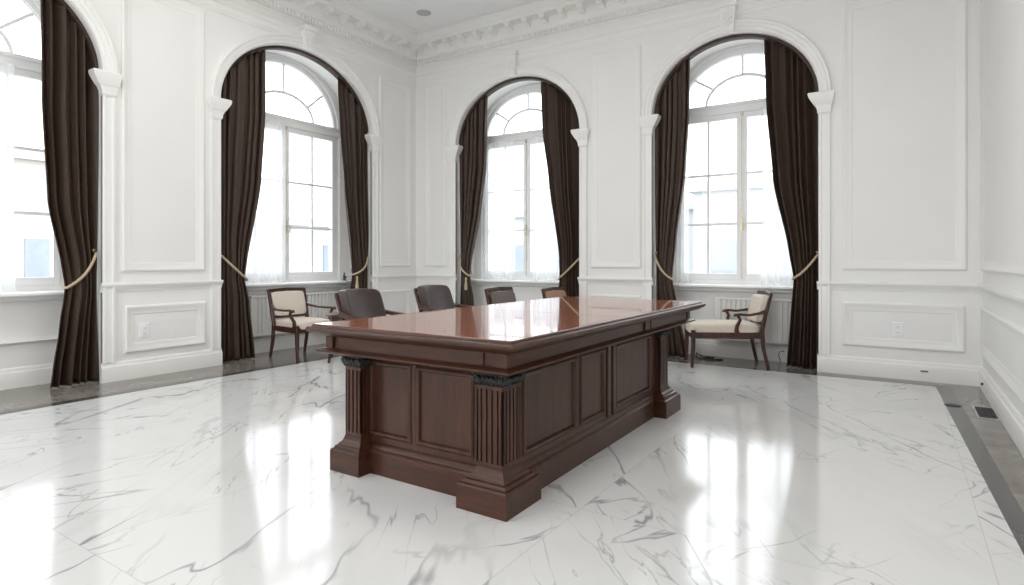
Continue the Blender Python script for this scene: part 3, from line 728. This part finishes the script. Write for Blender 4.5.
# corner plinths, fluted pilasters, carved capitals
def corner(px0, px1, py0, py1, sx0, sx1, sy0, sy1, nfx, nfy):
    mb = MB(); R = [[(px0 + i * ax_, py0 + i * ay_, z), (px1 - i * bx_, py0 + i * ay_, z), (px1 - i * bx_, py1 - i * by_, z), (px0 + i * ax_, py1 - i * by_, z)]
        for i, z in ((0, 0), (0, .110), (.04, .113), (.08, .120), (.26, .124), (.30, .133), (.36, .139), (.52, .143), (.56, .150), (.60, .154), (.70, .158), (.82, .168), (.93, .184), (1., .198), (1., .20))
        for ax_, bx_, ay_, by_ in ((sx0 - px0, px1 - sx1, sy0 - py0, py1 - sy1),)]
    mb.rings(R); pl = dp(mb, 'plinth', 'wood_x', auto=30)
    z0, z1, g = .196, .585, .009
    mb = MB(); mb.box((sx0 + g, sy0 + g, z0), (sx1 - g, sy1 - g, z1))
    mb.box((sx0, sy0, z0), (sx1, sy1, z0 + .022)); mb.box((sx0, sy0, z1 - .03), (sx1, sy1, z1))
    def ribs(a0, a1, n, f):
        w_ = (a1 - a0) / (2.9 * n + 2.5)
        x = a0
        for i in range(n + 1):
            ww = w_ * (2.2 if i in (0, n) else 1.9)
            f(x, x + ww); x += ww + w_
    ribs(sx0, sx1, nfx, lambda p, q: (mb.box((p, sy0, z0 + .022), (q, sy0 + g + .002, z1 - .03)), mb.box((p, sy1 - g - .002, z0 + .022), (q, sy1, z1 - .03))))
    ribs(sy0, sy1, nfy, lambda p, q: (mb.box((sx0, p, z0 + .022), (sx0 + g + .002, q, z1 - .03)), mb.box((sx1 - g - .002, p, z0 + .022), (sx1, q, z1 - .03))))
    dp(mb, 'fluted_pilaster', 'wood_z', bevel=.0015)
    # capital: abacus core with curling leaves and scrolls
    mb = MB(); z0, z1 = .572, .652
    mb.rings(slab_rings(sx0, sx1, sy0, sy1, [(-.002, z0), (-.006, z0 + .012), (.0, z0 + .02), (-.008, z1 - .015), (-.018, z1 - .01), (-.018, z1)]))
    rnd = random.Random(int(sx0 * 1000 + sy0 * 77))
    def leaves(a0, a1, f):      # f(s, t, d)
        n = max(3, int((a1 - a0) / .024)); 
        for row, (zb, h_, o_) in enumerate(((z0 + .004, .042, 0), (z0 + .03, .045, .5))):
            for i in range(n + 1):
                s = a0 + (a1 - a0) * (i + o_ * .9) / n
                if s > a1 + .006: continue
                lean = rnd.uniform(-.004, .004)
                mb.tube([f(s, zb, .0), f(s + lean, zb + h_ * .55, .007), f(s + lean * 2, zb + h_ * .95, .014), f(s + lean * 2, zb + h_ * .85, .021), f(s + lean, zb + h_ * .65, .019)], [.007, .011, .010, .008, .003], 6)
                mb.tube([f(s - .006, zb + .004, .005), f(s - .012, zb + h_ * .6, .011), f(s - .010, zb + h_ * .78, .016)], [.003, .006, .003], 5)
        for e_ in (a0, a1):
            for k in range(3): mb.ball(f(e_ + (.006 if e_ == a0 else -.006) * k, z1 - .02 - .018 * k, .012 - .003 * k), .015 - .002 * k, 7, 5)
    leaves(sx0, sx1, lambda s, t, d: (s, sy0 - d, t)); leaves(sx0, sx1, lambda s, t, d: (s, sy1 + d, t))
    leaves(sy0, sy1, lambda s, t, d: (sx1 + d, s, t)); leaves(sy0, sy1, lambda s, t, d: (sx0 - d, s, t))
    c_ = dp(mb, 'carved_capital', 'carve', smooth=True); c_['label'] = 'blackened carved leaf capital'
corner(4.525, 4.805, -4.705, -4.40, 4.605, 4.752, -4.652, -4.505, 4, 4)
corner(3.635, 3.858, -4.690, -4.40, 3.715, 3.835, -4.652, -4.50, 3, 3)
corner(4.52, 4.838, -2.665, -2.335, 4.61, 4.755, -2.555, -2.385, 4, 4)
corner(3.625, 3.845, -2.60, -2.335, 3.715, 3.835, -2.54, -2.385, 3, 3)

# ------------------------------------------------------------------ chairs
def armchair(name, fabric, depth=.48, width=.50, arm_from=None, plump=0.):
    """open-arm chair facing local +X, seat corner frame at z .40"""
    root = empty(name); hw, hd = width / 2, depth / 2
    p = lambda mb, n_, m_, **k: mb.build(n_, M[m_], root, **k)
    for sg in (-1, 1):
        mb = MB(); mb.bar([(hd - .02, sg * (hw - .022), .40), (hd - .018, sg * (hw - .022), .20), (hd - .006, sg * (hw - .020), .0)], [(.044, .044), (.038, .040), (.028, .030)]); p(mb, 'front_leg', 'chairwood')
        mb = MB(); mb.bar([(-hd + .02, sg * (hw - .022), .40), (-hd + .005, sg * (hw - .022), .22), (-hd - .045, sg * (hw - .02), .0)], [(.036, .044), (.034, .036), (.028, .030)]); p(mb, 'rear_leg', 'chairwood')
    mb = MB()
    for sg in (-1, 1): mb.bar([(-hd + .01, sg * (hw - .022), .352), (hd - .02, sg * (hw - .022), .345)], (.036, .066))
    mb.bar([(hd - .022, -hw + .03, .345), (hd - .022, hw - .03, .345)], (.036, .066), side=(1, 0, 0)); mb.bar([(-hd + .02, -hw + .03, .352), (-hd + .02, hw - .03, .352)], (.036, .066), side=(1, 0, 0))
    p(mb, 'seat_frame', 'chairwood')
    mb = MB(); mb.pad((-hd + .02, -hw + .012, .345), (hd + .008, hw - .012, .445 + plump * .5), T=lambda x, y, z: (x, y, z + (.018 * (1 - (y / hw) ** 2) * (1 - (x / hd) ** 2) if z > .39 else 0)), pw=7); p(mb, 'seat_cushion', fabric, smooth=True)
    # back: stiles, rails and upholstered panel, raked backwards
    bx = lambda z: -hd + .02 - (z - .40) * .20 - max(0, z - .6) * .06
    mb = MB()
    for sg in (-1, 1): mb.bar([(bx(z), sg * (hw - .022 + (z - .4) * .03), z) for z in (.36, .46, .58, .70, .80)], [(.040, .042), (.038, .036), (.036, .034), (.034, .030), (.032, .026)])
    mb.bar([(bx(.785), -hw + .02, .785), (bx(.79) - .012, 0, .795), (bx(.785), hw - .02, .785)], (.028, .042), side=(1, 0, 0)); mb.bar([(bx(.475), -hw + .03, .475), (bx(.475), hw - .03, .475)], (.028, .030), side=(1, 0, 0))
    p(mb, 'back_frame', 'chairwood')
    mb = MB(); zm = .63
    def BT(x, y, z): return (bx(z) + x, y, z)
    mb.pad((-.018, -hw + .034, .485), (.030 + plump, hw - .034, .772), T=BT, pw=8); p(mb, 'back_cushion', fabric, smooth=True)
    af = hd - .06 if arm_from is None else arm_from
    for sg in (-1, 1):
        y0 = sg * (hw - .018); y1 = sg * (hw + .030)
        mb = MB(); xb = bx(.60)
        mb.bar([(xb + .0, y0, .615), (xb + .06, y0 + sg * .015, .592), (xb + .16, y1, .575), (af - .10, y1, .572), (af - .02, y1, .578), (af + .035, y1, .572), (af + .045, y1, .556)], [(.030, .030), (.030, .026), (.034, .024), (.040, .024), (.044, .026), (.044, .026), (.036, .018)])
        a_ = p(mb, 'armrest', 'chairwood')
        mb = MB(); mb.bar([(af + .005, y1, .568), (af - .02, y1 - sg * .002, .52), (af + .005, y0 + sg * .012, .45), (af + .01, y0 + sg * .006, .40), (af - .01, y0, .36)], [(.028, .034), (.026, .030), (.028, .036), (.030, .044), (.03, .05)]); p(mb, 'arm_post', 'chairwood')
    return root
def leather_chair(name, lea, width=.50):
    """boardroom armchair facing local +X with padded leather back and dark wooden arms"""
    root = empty(name); hw, hd = width / 2, .25
    p = lambda mb, n_, m_, **k: mb.build(n_, M[m_], root, **k)
    for sx in (-1, 1):
        for sg in (-1, 1):
            mb = MB(); mb.bar([(sx * (hd - .03), sg * (hw - .03), .38), (sx * (hd - .03 + (.02 if sx < 0 else 0)), sg * (hw - .03), 0)], [(.05, .05), (.032, .032)]); p(mb, 'leg', 'chairwood')
    mb = MB(); mb.box((-hd, -hw, .32), (hd, hw, .39)); p(mb, 'seat_frame', 'chairwood', bevel=.008)
    mb = MB(); mb.pad((-hd + .01, -hw + .01, .375), (hd + .02, hw - .01, .49), pw=6); p(mb, 'seat_cushion', lea, smooth=True)
    bx = lambda z: -hd + .05 - (z - .45) * .36
    def BT(x, y, z): 
        f = (z - .45) / .47
        return (bx(z) + x + .05 * (y / hw) ** 2 + (.02 * (1 - (y / hw) ** 2) * math.sin(PI * min(1, max(0, f))) if x > 0 else 0), y * (1 - .06 * (1 - f)), z + .010 * (1 - (y / hw) ** 2) * (1 if f > .8 else 0))
    mb = MB(); mb.pad((-.035, -hw + .012, .45), (.055, hw - .012, .915), T=BT, pw=11, n=16); p(mb, 'back_cushion', lea, smooth=True)
    mb = MB()
    for sg in (-1, 1): mb.bar([(bx(z) - .022, sg * (hw - .035), z) for z in (.34, .5, .7, .885)], [(.030, .05), (.028, .04), (.026, .032), (.022, .026)])
    mb.bar([(bx(.88) - .02, -hw + .03, .885), (bx(.88) - .05, 0, .895), (bx(.88) - .02, hw - .03, .885)], (.024, .03), side=(1, 0, 0)); p(mb, 'back_frame', 'chairwood')
    for sg in (-1, 1):
        y_ = sg * (hw + .018); mb = MB()
        mb.bar([(bx(.72) - .01, y_ - sg * .02, .745), (bx(.72) + .10, y_, .725), (.10, y_, .70), (.20, y_, .69), (.225, y_, .67)], [(.03, .035), (.04, .03), (.05, .028), (.05, .03), (.045, .02)]); p(mb, 'armrest', 'chairwood')
        mb = MB(); mb.bar([(.17, y_, .69), (.16, y_, .50), (.18, y_ - sg * .02, .34)], [(.035, .04), (.03, .036), (.035, .045)]); p(mb, 'arm_post', 'chairwood')
    return root
ch = armchair('armchair', 'cream'); ch.location = (.30, -2.31, 0); ch.rotation_euler.z = math.radians(-2); ch.scale = (1.02, 1.02, 1.0)
tag(ch, 'wooden open armchair with cream upholstery standing by the left wall window', 'armchair')
ch2 = copy_tree(ch)
ch2.location = (2.96, -.42, 0); ch2.rotation_euler.z = math.radians(-4)
for c_ in ch2.children:
    if 'cushion' in c_.name:
        c_.data = c_.data.copy(); c_.data.materials[0] = M['tan']
tag(ch2, 'wooden armchair with tan back, farthest chair past the desk, below the middle window', 'armchair')
ch3 = armchair('armchair', 'cream', depth=.74, width=.50, arm_from=-.10, plump=.05); ch3.location = (4.62, -.13, 0); ch3.rotation_euler.z = math.radians(205)
tag(ch3, 'long low cream chair with wooden arms in front of the right-hand window', 'chair')
lc = leather_chair('leather_chair', 'leather', .42); lc.location = (3.02, -3.61, 0); lc.rotation_euler.z = math.radians(4)
G = 'leather chairs along the far side of the desk'
tag(lc, 'dark brown leather chair nearest the front corner of the desk, before the left wall window', 'chair', G)
l2 = copy_tree(lc); l2.location = (3.02, -2.73, 0); l2.rotation_euler.z = math.radians(4)
tag(l2, 'dark brown leather chair with a bright sheen, in front of the corner of the room', 'chair', G)
l3 = armchair('leather_armchair', 'leather_taupe', plump=.03); l3.scale = (1, 1.05, 1.06); l3.location = (2.96, -1.60, 0); l3.rotation_euler.z = math.radians(2)
tag(l3, 'taupe leather armchair with a wooden frame at the desk, in front of the middle window', 'armchair')

# ------------------------------------------------------------------ side table and small things
st = empty('side_table', (1.05, -2.30, 0)); tag(st, 'small wooden side table half hidden between the cream armchair and the first leather chair', 'side table')
ST = (.78, -2.02)
mb = MB(); mb.lathe([(.02, .525), (.20, .525), (.225, .535), (.228, .545), (.22, .552), (.02, .552)], (0, 0, 0), 28); mb.build('table_top', M['chairwood'], st, auto=40)
mb = MB(); mb.lathe([(.15, .46), (.17, .465), (.17, .525), (.15, .525)], (0, 0, 0), 24); mb.build('apron', M['chairwood'], st, auto=40)
for k in range(4):
    an = PI / 4 + k * PI / 2; cx_, cy_ = math.cos(an), math.sin(an)
    mb = MB(); mb.bar([(.15 * cx_, .15 * cy_, .50), (.16 * cx_, .16 * cy_, .25), (.19 * cx_, .19 * cy_, 0)], [(.036, .036), (.028, .028), (.024, .024)]); mb.build('leg', M['chairwood'], st)
mb = MB(); mb.lathe([(.018, 0), (.030, .004), (.044, .03), (.048, .05), (.044, .052), (.036, .03), (.01, .012)], (0, 0, 0), 18); o = mb.build('small_bowl', M['ceramic'], smooth=True); o.location = (1.09, -2.36, .552)
tag(o, 'tiny white bowl on the small side table', 'bowl')
vs = empty('flower_vase', (1.00, -2.34, .552)); tag(vs, 'little vase of dusty pink flowers on the small side table', 'vase')
mb = MB(); mb.lathe([(.022, 0), (.032, .01), (.036, .04), (.022, .075), (.026, .085), (.02, .085), (.015, .05)], (0, 0, 0), 16); mb.build('vase', M['ceramic'], vs, smooth=True)
mb = MB(); rr = random.Random(4)
for k in range(16):
    an = rr.uniform(0, 6.28); r_ = rr.uniform(0, .05); mb.ball((r_ * math.cos(an), r_ * math.sin(an), .11 + rr.uniform(0, .11)), .022, 7, 5, (1, 1, .8))
mb.tube([(0, 0, .06), (.005, 0, .14)], .006, 6); mb.build('flowers', M['bloom'], vs, smooth=True)
# pewter figurine on the sill
fg = empty('figurine', (-.30, -1.15, .862)); tag(fg, 'small dark pewter figurine at the right end of the sill above the side table', 'figurine')
mb = MB(); mb.lathe([(.034, 0), (.036, .008), (.028, .014), (.01, .02)], (0, 0, 0), 14); mb.build('foot', M['pewter'], fg, smooth=True)
mb = MB(); mb.tube([(0, 0, .012), (.0, .004, .04), (0, -.006, .07), (0, 0, .085)], [.012, .022, .016, .008], 9); mb.ball((0, 0, .098), .014, 8, 6); mb.tube([(0, .01, .06), (0, .035, .05), (0, .045, .032)], [.008, .009, .004], 6); mb.build('body', M['pewter'], fg, smooth=True)

def outlet(P, s, t, label):
    root = empty('wall_outlet', P(s, t, 0)); L0 = tuple(root.location); tag(root, label, 'outlet', 'white wall outlets')
    mb = MB(); mb.rings([[P(s - .045 + i, t - .07 + i, d), P(s + .045 - i, t - .07 + i, d), P(s + .045 - i, t + .07 - i, d), P(s - .045 + i, t + .07 - i, d)] for i, d in ((0, 0), (0, .006), (.004, .009))]); mb.build('cover_plate', M['plastic'], root, origin=L0)
    for dz in (-.028, .028):
        mb = MB(); mb.box((s - .018, t + dz - .017, .008), (s + .018, t + dz + .017, .0115), P); so = mb.build('socket', M['plastic'], root, origin=L0, bevel=.004)
        mb = MB(); mb.box((s - .009, t + dz - .006, .0112), (s - .006, t + dz + .006, .0122), P); mb.box((s + .006, t + dz - .006, .0112), (s + .009, t + dz + .006, .0122), P); mb.box((s - .002, t + dz - .013, .0112), (s + .002, t + dz - .009, .0122), P)
        mb.build('slot', M['slot'], so)
outlet(PL, -3.94, .455, 'white outlet plate in the lower panel of the left wall')
outlet(PB, 6.236, .478, 'white outlet plate in the lower panel of the back wall, near the right corner')
# jack plate on the baseboard
jp = empty('jack_plate', PB(6.45, .095, .03)); tag(jp, 'small plate with a dark slot set in the baseboard near the right corner', 'jack plate')
JL = tuple(jp.location)
mb = MB(); mb.box((6.405, .07, .028), (6.515, .125, .033), PB); mb.build('cover_plate', M['plastic'], jp, origin=JL, bevel=.002)
mb = MB(); mb.box((6.415, .088, .032), (6.475, .104, .0345), PB); mb.build('slot', M['slot'], jp, origin=JL)
kb = MB(); kb.tube([(W - .028, -.33, .075), (W - .045, -.33, .075)], [.012, .009], 10); tag(kb.build('door_stop', M['darkmetal'], smooth=True), 'tiny dark stud on the right wall baseboard near the corner', 'stud')
# floor register
fv = empty('floor_vent', (6.765, -1.18, 0)); tag(fv, 'dark slatted floor vent in the greige stone border by the right wall', 'vent')
VL = (6.765, -1.18, 0); 
x0, x1, y0, y1 = 6.738, 6.848, -1.38, -.99
mb = MB(); fw_ = .014
for a_, b_ in (((x0 - fw_, y0 - fw_, 0), (x0, y1 + fw_, .005)), ((x1, y0 - fw_, 0), (x1 + fw_, y1 + fw_, .005)), ((x0, y0 - fw_, 0), (x1, y0, .005)), ((x0, y1, 0), (x1, y1 + fw_, .005))): mb.box(a_, b_)
mb.build('frame', M['grille'], fv, origin=VL)
mb = MB(); mb.box((x0, y0, .0005), (x1, y1, .0015)); mb.build('duct_pan', M['cable'], fv, origin=VL)
mb = MB()
for k in range(6): 
    yy = y0 + .03 + k * (y1 - y0 - .06) / 5; mb.box((x0, yy - .005, .001), (x1, yy + .005, .004))
for k in range(2): mb.box((x0 + .035 * (k + 1) - .002, y0, .001), (x0 + .035 * (k + 1) + .002, y1, .0035))
mb.build('louvres', M['darkmetal'], fv, origin=VL)
fc = MB(); fc.lathe([(.002, 0), (.055, 0), (.055, .003), (.048, .005), (.002, .005)], (6.60, -1.03, 0), 20); tag(fc.build('floor_socket', M['darkmetal'], auto=40), 'small round floor socket cover in the charcoal strip, beside the floor vent', 'floor socket')
# ceiling speaker
sp = empty('ceiling_speaker', (.90, -.835, ZC)); tag(sp, 'round grey speaker grille set flush in the ceiling', 'speaker')
mb = MB(); mb.lathe([(.075, 0), (.098, 0), (.100, -.006), (.094, -.010), (.086, -.010), (.080, -.004)], (0, 0, 0), 32); mb.build('rim', M['grille'], sp, auto=40)
mb = MB(); mb.lathe([(.002, -.007), (.05, -.0075), (.086, -.006), (.086, -.001), (.002, -.001)], (0, 0, 0), 32); mb.build('grille', M['grille'], sp, smooth=False)
# power cord on the floor
pc = empty('power_cord', (4.40, .16, 0)); tag(pc, 'black power adapter and cord lying on the floor below the long cream chair', 'cord')
mb = MB(); mb.box((-.05, -.03, 0), (.05, .03, .03)); mb.build('adapter', M['cable'], pc, bevel=.006)
mb = MB(); mb.tube([(-.05, 0, .012), (-.11, .02, .03), (-.16, .03, .055), (-.15, -.02, .012), (-.08, -.06, .008), (.0, -.07, .008), (.08, -.05, .008), (.15, .0, .008)], .008, 8); mb.build('cord', M['cable'], pc, smooth=True)
mb = MB(); mb.tube([(5.16, .372, .12), (5.16, .35, .135), (5.12, .34, .12), (5.11, .345, .08), (5.13, .34, .03), (5.13, .33, .008)], .004, 6); tag(mb.build('wire', M['cable'], smooth=True), 'thin black wire poking from the baseboard right of the long cream chair', 'wire')

# ------------------------------------------------------------------ outside
mb = MB(); mb.add([(-60, -60, -1.2), (70, -60, -1.2), (70, 60, -1.2), (-60, 60, -1.2)], [(0, 1, 2, 3)]); g = struct(mb.build('ground', M['paving']))
def building(name, x0, x1, y0, y1, h, mat, face, label, nx, nz):
    root = empty(name, ((x0 + x1) / 2, (y0 + y1) / 2, -1.2)); L0 = tuple(root.location); tag(root, label, 'building', 'pale buildings outside the windows')
    mb = MB(); mb.box((x0, y0, -1.2), (x1, y1, h)); mb.build('facade', M[mat], root, origin=L0)
    mb = MB(); mb.box((x0 - .2, y0 - .2, h), (x1 + .2, y1 + .2, h + .3)); mb.build('parapet', M[mat], root, origin=L0)
    for i in range(nx):
        for k in range(nz):
            z0 = .2 + k * 2.6
            if z0 + 1.7 > h: continue
            mb = MB()
            if face == 'S':
                s = x0 + (x1 - x0) * (i + .5) / nx; mb.box((s - .5, y0 - .04, z0), (s + .5, y0 + .05, z0 + 1.6))
            else:
                s = y0 + (y1 - y0) * (i + .5) / nx; mb.box((x1 - .05, s - .5, z0), (x1 + .04, s + .5, z0 + 1.6))
            mb.build('street_window', M['opane'], root, origin=L0)
building('apartment_block', -24, -16, -14, 2, 4.2, 'render2', 'E', 'sand coloured block with windows, seen through the leftmost window', 6, 2)
building('apartment_block', -24, -15, 6, 16, 2.6, 'render1', 'E', 'pale block seen faintly through the window behind the cream armchair', 3, 1)
building('apartment_block', -9, 0, 15, 22, 3.0, 'render1', 'S', 'pale block seen faintly through the middle window', 4, 1)
building('apartment_block', 0.5, 8, 13, 20, 3.4, 'render1', 'S', 'pale block seen faintly through the right-hand window', 4, 1)

# ------------------------------------------------------------------ light and camera
w = bpy.data.worlds.new('overcast_sky'); sc.world = w; w.use_nodes = True; t = w.node_tree; bg = t.nodes['Background']
tc = t.nodes.new('ShaderNodeTexCoord'); sx = t.nodes.new('ShaderNodeSeparateXYZ'); t.links.new(tc.outputs['Generated'], sx.inputs[0])
r = ramp(t, [(0., (.80, .83, .86)), (.5, (.92, .96, 1.)), (1., (.90, .95, 1.))]); 
mr = N(t, 'ShaderNodeMapRange'); mr.inputs['From Min'].default_value = -1; mr.inputs['From Max'].default_value = 1
t.links.new(sx.outputs[2], mr.inputs['Value']); t.links.new(mr.outputs[0], r.inputs[0]); t.links.new(r.outputs[0], bg.inputs['Color'])
bg.inputs['Strength'].default_value = 3.1
def portal(loc, rot, sx_, sy_):
    l = bpy.data.lights.new('window_portal', 'AREA'); l.shape = 'RECTANGLE'; l.size = sx_; l.size_y = sy_; l.cycles.is_portal = True
    o = bpy.data.objects.new('window_portal', l); COL.objects.link(o); o.location = loc; o.rotation_euler = rot
for k, (wl, c, a, wc, wa, wb) in NICHES.items():
    h = ZT + wb - ZS; zc = ZS + h / 2
    if wl == 'B': portal((wc, DEP + .2, zc), (math.radians(-90), 0, 0), wa * 2, h)
    else: portal((-DEP - .2, wc, zc), (0, math.radians(-90), 0), h, wa * 2)
for l_, r_ in RW: portal(((l_ + r_) / 2, YR - .05, 2.18), (math.radians(90), 0, 0), r_ - l_, 2.64)  # sampling portals for the openings added in the rear wall

# unseen fill lights added under the ceiling to balance the window light
for x_, y_ in ((1.8, -3.6), (5.0, -3.6), (1.8, -6.4), (5.0, -6.4), (1.8, -9.0), (5.0, -9.0)):
    l = bpy.data.lights.new('added_ceiling_fill', 'AREA'); l.shape = 'DISK'; l.size = 1.3; l.energy = 19; l.color = (1., .975, .94)
    o = bpy.data.objects.new('added_ceiling_fill', l); COL.objects.link(o); o.location = (x_, y_, ZC - .06)
cam = bpy.data.cameras.new('camera'); co = bpy.data.objects.new('camera', cam); COL.objects.link(co)
cam.sensor_width = 36; cam.sensor_fit = 'HORIZONTAL'; cam.lens = 595 / 1024 * 36; cam.shift_y = -32.5 / 1024; cam.clip_end = 300
co.location = (6.252, -6.877, 1.15); co.rotation_euler = (math.radians(90), 0, math.radians(33.108))
sc.camera = co
vs_ = sc.view_settings; vs_.view_transform = 'Standard'; vs_.look = 'None'; vs_.gamma = 1; vs_.use_curve_mapping = False; vs_.exposure = .55
sc.cycles.use_denoising = True; sc.cycles.max_bounces = 14; sc.cycles.diffuse_bounces = 10; sc.cycles.glossy_bounces = 4; sc.cycles.transparent_max_bounces = 16; sc.cycles.sample_clamp_indirect = 8; sc.cycles.caustics_reflective = False
